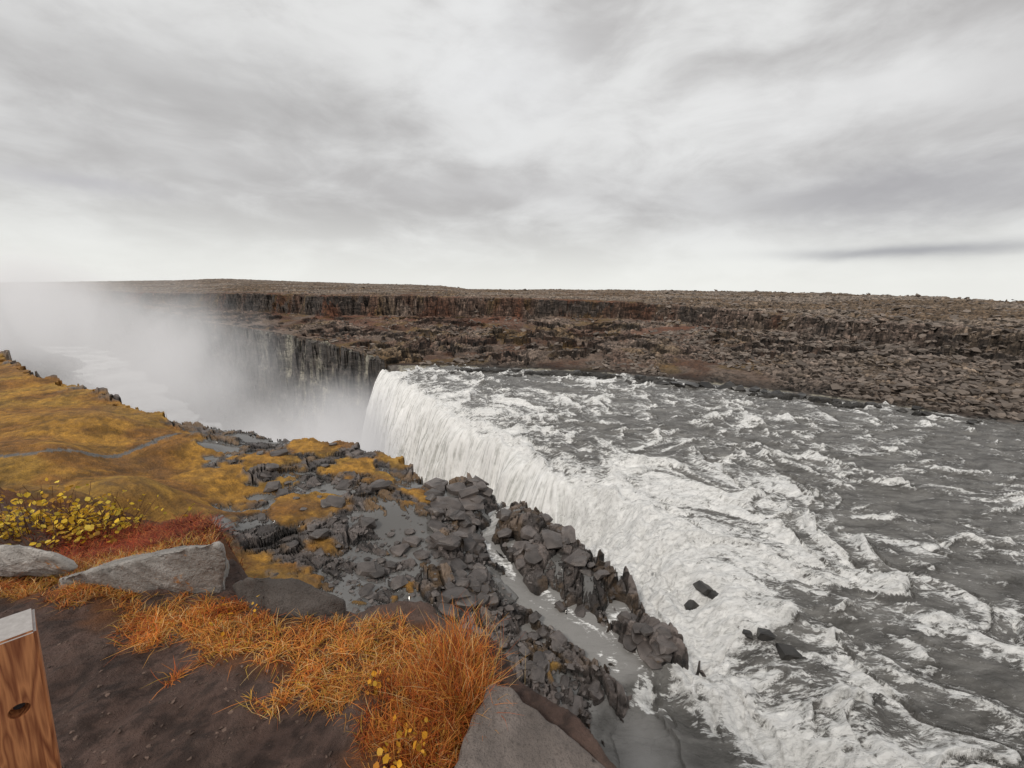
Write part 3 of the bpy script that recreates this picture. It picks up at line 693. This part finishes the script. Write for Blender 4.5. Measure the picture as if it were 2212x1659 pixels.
P=np.stack([cc[ci,0]+rng.normal(0,1,n)*cw[ci],cc[ci,1]+rng.normal(0,1,n)*cw[ci]],1)
zl_,_=ledge(P[:,0],P[:,1]);ph=np.arctan2(P[:,1]-cc[ci,1],P[:,0]-cc[ci,0])+rng.normal(0,1.0,n)
P=np.concatenate([P,np.maximum(zl_,23.05)[:,None]-.01],1)
pc=pal[rng.choice(6,n,p=[.36,.24,.18,.10,.07,.05])]*(.5+.75*rng.rand(n))[:,None]
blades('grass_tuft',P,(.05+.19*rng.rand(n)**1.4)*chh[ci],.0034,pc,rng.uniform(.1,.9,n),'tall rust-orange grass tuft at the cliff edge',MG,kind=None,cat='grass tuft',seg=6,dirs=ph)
n=26;P=np.stack([tb2[0]+rng.normal(-.02,.13,n),tb2[1]+rng.normal(0,.06,n),np.full(n,23.15)],1)
blades('grass_stalks',P,.25+.25*rng.rand(n),.0028,np.tile([[.65,.48,.24]],(n,1)),rng.uniform(.0,.35,n),'long thin straw-coloured grass stalks',MG,seg=6)
n=11000;Pu=[]
for i in range(n):
    Pu.append(at(random.gauss(300,85),random.uniform(1130,1215),23.0))
P=np.array(Pu);zl_,sde=ledge(P[:,0],P[:,1]);P=np.concatenate([P,zl_[:,None]],1)[sde>-.4]
n=len(P);pr=np.array([[.32,.05,.02],[.46,.09,.03],[.20,.04,.02],[.5,.18,.05]])
blades('heath',P,.03+.08*rng.rand(n),.007,pr[rng.randint(0,4,n)]*(.5+.8*rng.rand(n))[:,None]*(.4+1.2*fbm(P[:,0]/.25,P[:,1]/.25,3,710))[:,None],rng.uniform(.5,1.8,n),'low reddish-brown heath beside the boulder',MG,cat='heath')
n=8000;P=np.array([at(random.uniform(-60,470),random.uniform(1165,1290),23.1) for _ in range(n)])
zl_,sde=ledge(P[:,0],P[:,1]);P=np.concatenate([P,zl_[:,None]],1)[sde>-.3];n=len(P)
blades('edge_grass',P,.03+.06*rng.rand(n),.0045,pal[rng.randint(0,6,n)]*(.6+.6*rng.rand(n))[:,None],rng.uniform(.3,1.5,n),'orange grass growing around the pale boulders',MG)
def leafy(name,center,rx,ry,h,nst,nlf,ls,label,cat,leafpal,seed):
    r=np.random.RandomState(seed);root=bpy.data.objects.new(name,None);col.objects.link(root);root.location=center
    root['label']=label;root['category']=cat
    bm=bmesh.new();cur=[]
    for i in range(nst):
        b=np.array([r.normal(0,rx*.35),r.normal(0,ry*.35),-.05]);e=np.array([b[0]*1.3+r.normal(0,rx*.35),b[1]+r.normal(0,ry*.35),h*r.uniform(.4,1.1)])
        m_=(b+e)/2+r.normal(0,.03,3)*h*3;pv=None
        for j in range(7):
            t_=j/6;p=(1-t_)**2*b+2*t_*(1-t_)*m_+t_*t_*e;w=(.006 if h>.15 else .002)*(1-t_*.7)
            ring=[bm.verts.new((p[0]+w*math.cos(q),p[1]+w*math.sin(q),p[2])) for q in(0,2.1,4.2)]
            if pv:
                for k in range(3): bm.faces.new((pv[k],pv[(k+1)%3],ring[(k+1)%3],ring[k]))
            pv=ring
            if j>1: cur.append(p)
    me=bpy.data.meshes.new('stem');bm.to_mesh(me);bm.free()
    obj('stem',me,MSTEM,parent=root)
    V=[];F=[];Cc=[]
    for i in range(nlf):
        p=cur[r.randint(len(cur))]+r.normal(0,.02,3);a=r.uniform(0,6.28);ti=r.uniform(-1,1);s_=ls*r.uniform(.6,1.3)
        Rm=np.array(Matrix.Rotation(a,3,'Z')@Matrix.Rotation(ti,3,'X')@Matrix.Rotation(r.uniform(-1,1),3,'Y'))
        sh=np.array([[0,0,0],[.35,.3,.06],[.42,.65,.08],[0,1,0],[-.42,.65,.08],[-.35,.3,.06]])*s_
        V.append(sh@Rm.T+p);b=i*6;F+= [[b,b+1,b+2,b+3],[b,b+3,b+4,b+5]]
        Cc.append(np.tile(leafpal[r.randint(len(leafpal))]*r.uniform(.7,1.2),(6,1)))
    me=bpy.data.meshes.new('foliage');raw_mesh(me,np.concatenate(V),np.array(F),False);vcol(me,'Col',np.concatenate(Cc))
    obj('foliage',me,MG,parent=root)
t=NT('twig');t.b.inputs['Base Color'].default_value=(.12,.055,.03,1);MSTEM=t.m
yl=np.array([[.9,.6,.04],[.92,.68,.1],[.75,.45,.03],[.5,.26,.03],[.5,.36,.03]])
cx,cy=at(75,1185,22.75)
leafy('shrub',(cx,cy,22.76),.8,.35,.46,150,950,.042,'low shrub with yellow autumn leaves on the cliff edge','shrub',yl,1)
cx,cy=at(215,1165,22.8)
leafy('shrub',(cx,cy,22.8),.4,.3,.36,70,340,.038,'small twiggy shrub with sparse yellow leaves','shrub',yl,2)
for i,(u_,v_,nl,hh) in enumerate([(555,1335,8,.09),(478,1365,7,.07),(840,1640,22,.10),(915,1630,18,.10),(810,1500,18,.08),(470,1330,6,.06)]):
    cx,cy=at(u_,v_,23.3);cz=float(ledge(np.array([cx]),np.array([cy]))[0][0])
    leafy('leafy_plant',(cx,cy,cz+.03),.05,.05,hh,4,nl,.024,'tiny plant with bright yellow leaves in the grass','plant',yl*np.array([1.05,.85,.8]),10+i)
# ------------------------------------------------------------ fence post
def mat_wood():
    t=NT('stained_timber');vm=t.mapv((16,16,1.6),(.05,.09,0))
    n=t.noise(1.1,3,.5,vm,.4)
    w=t.math('FRACT',t.math('MULTIPLY',n,9))
    w=t.math('ABSOLUTE',t.math('MULTIPLY_ADD',w,2.0,-1.0))
    fib=t.noise(1,4,.7,t.mapv((160,160,5)))
    f=t.math('ADD',t.math('MULTIPLY',w,.42),t.math('MULTIPLY',fib,.6))
    c=t.mix(t.maprange(f,.15,.8),(.19,.05,.018),(.60,.25,.10));t.link(c,t.b.inputs['Base Color']);t.b.inputs['Roughness'].default_value=.55
    t.bump(f,.4,.003);return t.m
MWD=mat_wood()
t=NT('weathered_end_grain');n_=t.noise(60,5,.7);t.link(t.mix(n_,(.22,.2,.19),(.6,.57,.55)),t.b.inputs['Base Color']);t.b.inputs['Roughness'].default_value=.9;MEG=t.m
t=NT('dark_steel');t.b.inputs['Base Color'].default_value=(.06,.06,.065,1);t.b.inputs['Metallic'].default_value=.8;t.b.inputs['Roughness'].default_value=.5;MST=t.m
bm=bmesh.new();bmesh.ops.create_cube(bm,size=1)
pw,ph_=.115,1.15
for v in bm.verts: v.co=Vector((v.co.x*pw,v.co.y*pw,(v.co.z-.5)*ph_))
bmesh.ops.bevel(bm,geom=[e for e in bm.edges],offset=.005,segments=2,affect='EDGES')
me=bpy.data.meshes.new('fence_post');bm.to_mesh(me);bm.free()
post=obj('fence_post',me,MWD,label='orange-brown stained timber post with weathered grey top',cat='fence post')
me.materials.append(MEG)
for p in me.polygons:
    if p.normal.z>.6: p.material_index=1
px_,py_=at(-4,1362,24.2)
post.location=(px_,py_,24.2)
post.rotation_euler=(Matrix.Rotation(math.radians(3.0),3,Vector((-.82,.57,0)))@Matrix.Rotation(math.radians(50),3,'Z')).to_euler()
bm=bmesh.new();bmesh.ops.create_cone(bm,cap_ends=True,segments=28,radius1=.018,radius2=.018,depth=.07)
cm=bpy.data.meshes.new('cut');bm.to_mesh(cm);bm.free();cut=bpy.data.objects.new('cut',cm);col.objects.link(cut)
cut.parent=post;cut.location=(0.012,-pw/2,-.19);cut.rotation_euler=(math.pi/2,0,0)
md=post.modifiers.new('hole','BOOLEAN');md.object=cut;md.operation='DIFFERENCE'
bpy.context.view_layer.update()
dg=bpy.context.evaluated_depsgraph_get();nm=bpy.data.meshes.new_from_object(post.evaluated_get(dg))
post.modifiers.clear();post.data=nm;bpy.data.objects.remove(cut)
bm=bmesh.new();bmesh.ops.create_cone(bm,cap_ends=True,segments=6,radius1=.011,radius2=.011,depth=.012);bmesh.ops.bevel(bm,geom=list(bm.edges),offset=.001,segments=1,affect='EDGES')
me=bpy.data.meshes.new('bolt');bm.to_mesh(me);bm.free()
b=obj('bolt',me,MST,parent=post,label='dark recessed steel bolt head');b.location=(.012,-pw/2+.026,-.19);b.rotation_euler=(math.pi/2,0,0)
# ------------------------------------------------------------ mist
def mist(name,loc,rad,rotz,dens,scale,label,thr=.42,seed=0,glow=.28,wid=.16):
    bm=bmesh.new();bmesh.ops.create_icosphere(bm,subdivisions=3,radius=1)
    me=bpy.data.meshes.new(name);bm.to_mesh(me);bm.free()
    t=NT(name+'_vapour');t.n.remove(t.b)
    pv=t.add('ShaderNodeVolumePrincipled');pv.inputs['Color'].default_value=(1,1,1,1);pv.inputs['Anisotropy'].default_value=.2
    ln=t.add('ShaderNodeVectorMath',operation='LENGTH');t.link(t.obj(),ln.inputs[0])
    fall=t.maprange(ln.outputs['Value'],1.0,.2)
    geo=t.add('ShaderNodeNewGeometry');mp=t.add('ShaderNodeMapping');t.link(geo.outputs['Position'],mp.inputs[0]);mp.inputs['Scale'].default_value=(scale,scale,scale*.6);mp.inputs['Location'].default_value=(seed,0,0)
    n=t.noise(1,5,.62,mp.outputs[0],1.0)
    k=t.maprange(n,thr-.04,thr+wid)
    d=t.math('MULTIPLY',t.math('MULTIPLY',fall,k),dens)
    t.link(d,pv.inputs['Density']);t.link(t.math('MULTIPLY',d,glow),pv.inputs['Emission Strength']);pv.inputs['Emission Color'].default_value=(1,.965,.955,1)  # emission added with density, standing in for light scattered repeatedly inside the mist
    t.link(pv.outputs[0],t.out.inputs['Volume'])
    o=obj(name,me,t.m,kind='stuff',label=label,cat='mist');o.location=loc;o.scale=rad;o.rotation_euler=(0,0,rotz)
    try: t.m.cycles.volume_step_rate=.35
    except Exception: pass
mist('spray_mist',(-50,108,-34),(42,40,40),0,.13,.06,'dense white spray boiling at the waterfall foot',.38,3)
mist('canyon_mist',(-140,165,-14),(115,48,50),math.radians(135),.028,.03,'drifting mist filling the canyon',.42,8)
mist('rising_mist',(-215,175,12),(95,55,34),math.radians(135),.05,.026,'white mist rising above the canyon rim',.44,5)
# ------------------------------------------------------------ world
w=bpy.data.worlds.new('World');scn.world=w;w.use_nodes=True;nt=w.node_tree
class WN(NT):
    def __init__(s): s.t=nt;s.n=nt.nodes;s.l=nt.links
t=WN();bg=t.n['Background'];bg.inputs['Strength'].default_value=.1
sky=t.add('ShaderNodeTexSky',sky_type='NISHITA');sky.sun_disc=False;sky.sun_elevation=math.radians(48);sky.sun_rotation=math.radians(215)
tc=t.add('ShaderNodeTexCoord');G0=tc.outputs['Generated']
sp=t.add('ShaderNodeSeparateXYZ');t.link(G0,sp.inputs[0]);zz_=sp.outputs[2]
mp=t.add('ShaderNodeMapping');t.link(G0,mp.inputs[0]);mp.inputs['Rotation'].default_value=(math.radians(4),math.radians(-14),math.radians(0));mp.inputs['Scale'].default_value=(1.0,1.0,2.6);mp.inputs['Location'].default_value=(3.1,1.7,0)
n1=t.noise(1.7,4,.5,mp.outputs[0],.35);n2=t.noise(5.0,7,.6,mp.outputs[0],.35)
f=t.math('ADD',t.math('MULTIPLY',n1,.66),t.math('MULTIPLY',n2,.34))
f=t.maprange(f,.39,.61)
wn=t.noise(6.0,5,.6,mp.outputs[0],.3)
cl=t.mix(f,(.47,.458,.452),(.77,.77,.762))
def blob(az,te,wa,wt,val,amt):
    global cl
    a=math.radians(az);tg=(math.cos(a),-math.sin(a),0);fw=(math.sin(a),math.cos(a),0);z0=te/math.sqrt(1+te*te)
    d=t.add('ShaderNodeVectorMath',operation='DOT_PRODUCT');t.link(G0,d.inputs[0]);d.inputs[1].default_value=tg
    e=t.add('ShaderNodeVectorMath',operation='DOT_PRODUCT');t.link(G0,e.inputs[0]);e.inputs[1].default_value=fw
    x_=t.math('DIVIDE',t.math('ADD',d.outputs['Value'],t.math('MULTIPLY',t.math('SUBTRACT',n2,.5),wa*.8)),wa);y_=t.math('DIVIDE',t.math('ADD',t.math('SUBTRACT',zz_,z0),t.math('MULTIPLY',t.math('SUBTRACT',wn,.5),wt*2.0)),wt)
    q=t.math('ADD',t.math('MULTIPLY',x_,x_),t.math('MULTIPLY',y_,y_))
    g=t.math('EXPONENT',t.math('MULTIPLY',q,-1.0));g=t.math('MULTIPLY',g,t.math('GREATER_THAN',e.outputs['Value'],0.0))
    cl=t.mix(t.math('MULTIPLY',g,amt),cl,val)
hz=t.maprange(zz_,.20,.0)
cl=t.mix(t.math('MULTIPLY',hz,.85),cl,(.87,.875,.84))
blob(40,.17,.26,.05,(.38,.37,.382),.85)
blob(42,.078,.17,.011,(.38,.38,.40),.95)
blob(-44,.16,.10,.014,(.50,.49,.51),.7)
blob(-30,.34,.30,.07,(.41,.40,.395),.65)
blob(-35,.22,.2,.03,(.50,.49,.485),.5)
blob(0,.22,.35,.03,(.56,.55,.55),.5)
blob(-2,.45,.14,.1,(.82,.825,.83),.65)
blob(36,.33,.25,.06,(.84,.84,.835),.7)
mul=t.mix(1,cl,(10.4,10.4,10.4),'MULTIPLY')
fin=t.mix(.96,sky.outputs[0],mul)
t.link(fin,bg.inputs['Color'])
# ------------------------------------------------------------ sun, camera
sl=bpy.data.lights.new('sun','SUN');sl.energy=1.5;sl.angle=math.radians(10);sl.color=(1,.93,.84)
so=bpy.data.objects.new('sun',sl);col.objects.link(so);so.rotation_euler=(math.radians(42),0,math.radians(-35))
cd=bpy.data.cameras.new('camera');cd.lens=FP/2212*36;cd.sensor_width=36;cd.clip_start=.05;cd.clip_end=30000
co=bpy.data.objects.new('camera',cd);col.objects.link(co);co.matrix_world=Matrix.Translation((0,0,EYE))@CM
scn.camera=co
